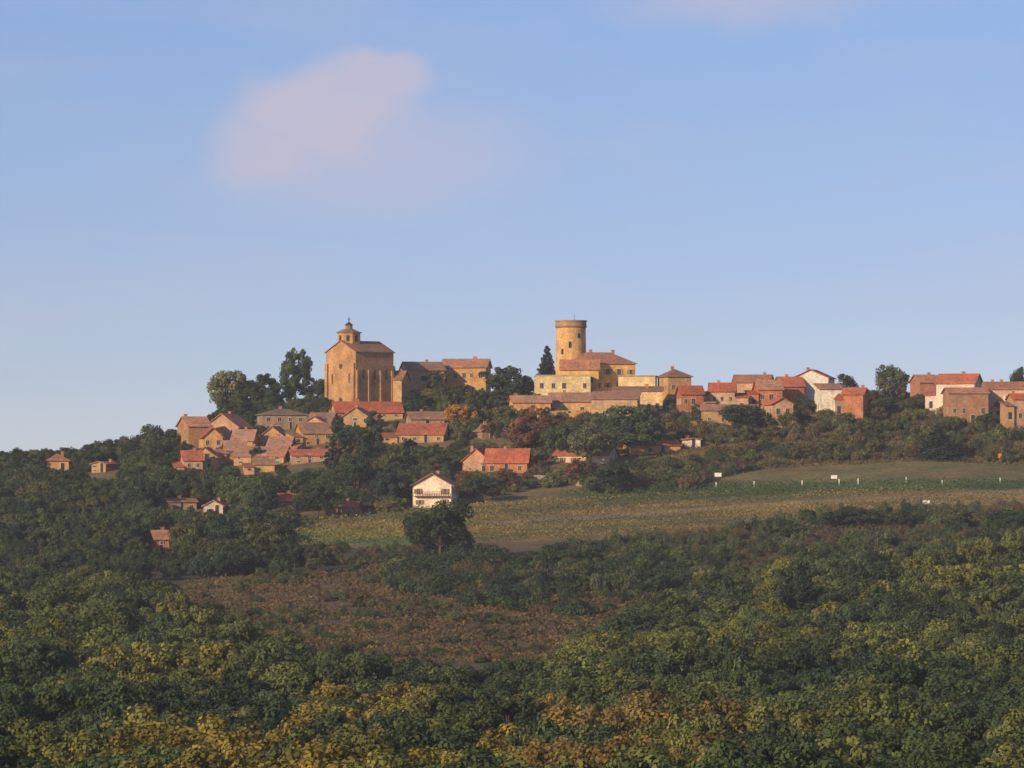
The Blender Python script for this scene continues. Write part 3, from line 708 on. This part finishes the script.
b1=blob(380,76,68,38,.5); b2=blob(315,115,98,62,.55); b3=blob(268,152,80,52,.75); b4=blob(410,150,210,85,1.0); b5=blob(740,8,200,36,1.0); b6=blob(320,190,220,60,1.0); b7=blob(345,98,92,52,.6)
def sm(a,b):
    return mt('SUBTRACT',1.0,mt('MULTIPLY',mt('SUBTRACT',1.0,a),mt('SUBTRACT',1.0,b)))
cl=mt('MAXIMUM',mt('MAXIMUM',b1,b7),mt('MAXIMUM',b2,b3)); cl=sm(mt('MULTIPLY',cl,.85),mt('MULTIPLY',b4,.55)); cl=sm(cl,mt('MULTIPLY',b5,.6)); cl=sm(cl,mt('MULTIPLY',b6,.35))
tex=wn(45,5,(1,1,2.2)); tr=nt.nodes.new('ShaderNodeMapRange'); nt.links.new(tex.outputs[0],tr.inputs[0]); tr.inputs[1].default_value=.3; tr.inputs[2].default_value=.7; tr.inputs[3].default_value=.8; tr.inputs[4].default_value=1.0
cl=mt('MULTIPLY',cl,tr.outputs[0])
haze=wn(12,3,(1,1,5)); hr_=nt.nodes.new('ShaderNodeMapRange'); nt.links.new(haze.outputs[0],hr_.inputs[0]); hr_.inputs[1].default_value=.45; hr_.inputs[2].default_value=.8; hr_.inputs[3].default_value=0; hr_.inputs[4].default_value=.3
cl=mt('MAXIMUM',cl,hr_.outputs[0]); cl=mt('MULTIPLY',cl,1.0,True)
up=vm('ADD',gen,(0,0,0.10)); nt.links.new(up,sky.inputs[0]) if len(sky.inputs) else None
sx=nt.nodes.new('ShaderNodeSeparateXYZ'); nt.links.new(gen,sx.inputs[0])
zr=nt.nodes.new('ShaderNodeMapRange'); nt.links.new(sx.outputs[2],zr.inputs[0]); zr.inputs[1].default_value=0.0; zr.inputs[2].default_value=0.1
tcol=ramp(nt,zr.outputs[0],[(0.05,(0.90,0.67,0.64)),(0.45,(0.70,0.63,0.73)),(1.0,(0.60,0.625,0.80))])
tint=mixc(nt,'MULTIPLY',1.0,sky.outputs[0],tcol)
t2=vm('MULTIPLY',tint,(1.75,1.75,1.75))
fin=mixc(nt,'MIX',cl,t2,(5.7,5.3,6.6,1))
nt.links.new(fin,bg.inputs[0]); bg.inputs[1].default_value=0.1
sl=bpy.data.lights.new('sun','SUN'); sl.energy=5.0; sl.angle=math.radians(.5); sl.color=(1.0,.77,.49)
so=bpy.data.objects.new('sun',sl); so.rotation_euler=(-sdir).to_track_quat('-Z','Y').to_euler(); COL.objects.link(so)
cam=bpy.data.cameras.new('camera'); cam.sensor_width=36; cam.lens=F*36/1024; cam.clip_start=1; cam.clip_end=60000
co=bpy.data.objects.new('camera',cam); co.location=(0,0,0); co.rotation_euler=(math.radians(90)+math.atan(116/F),0,0); COL.objects.link(co); scene.camera=co
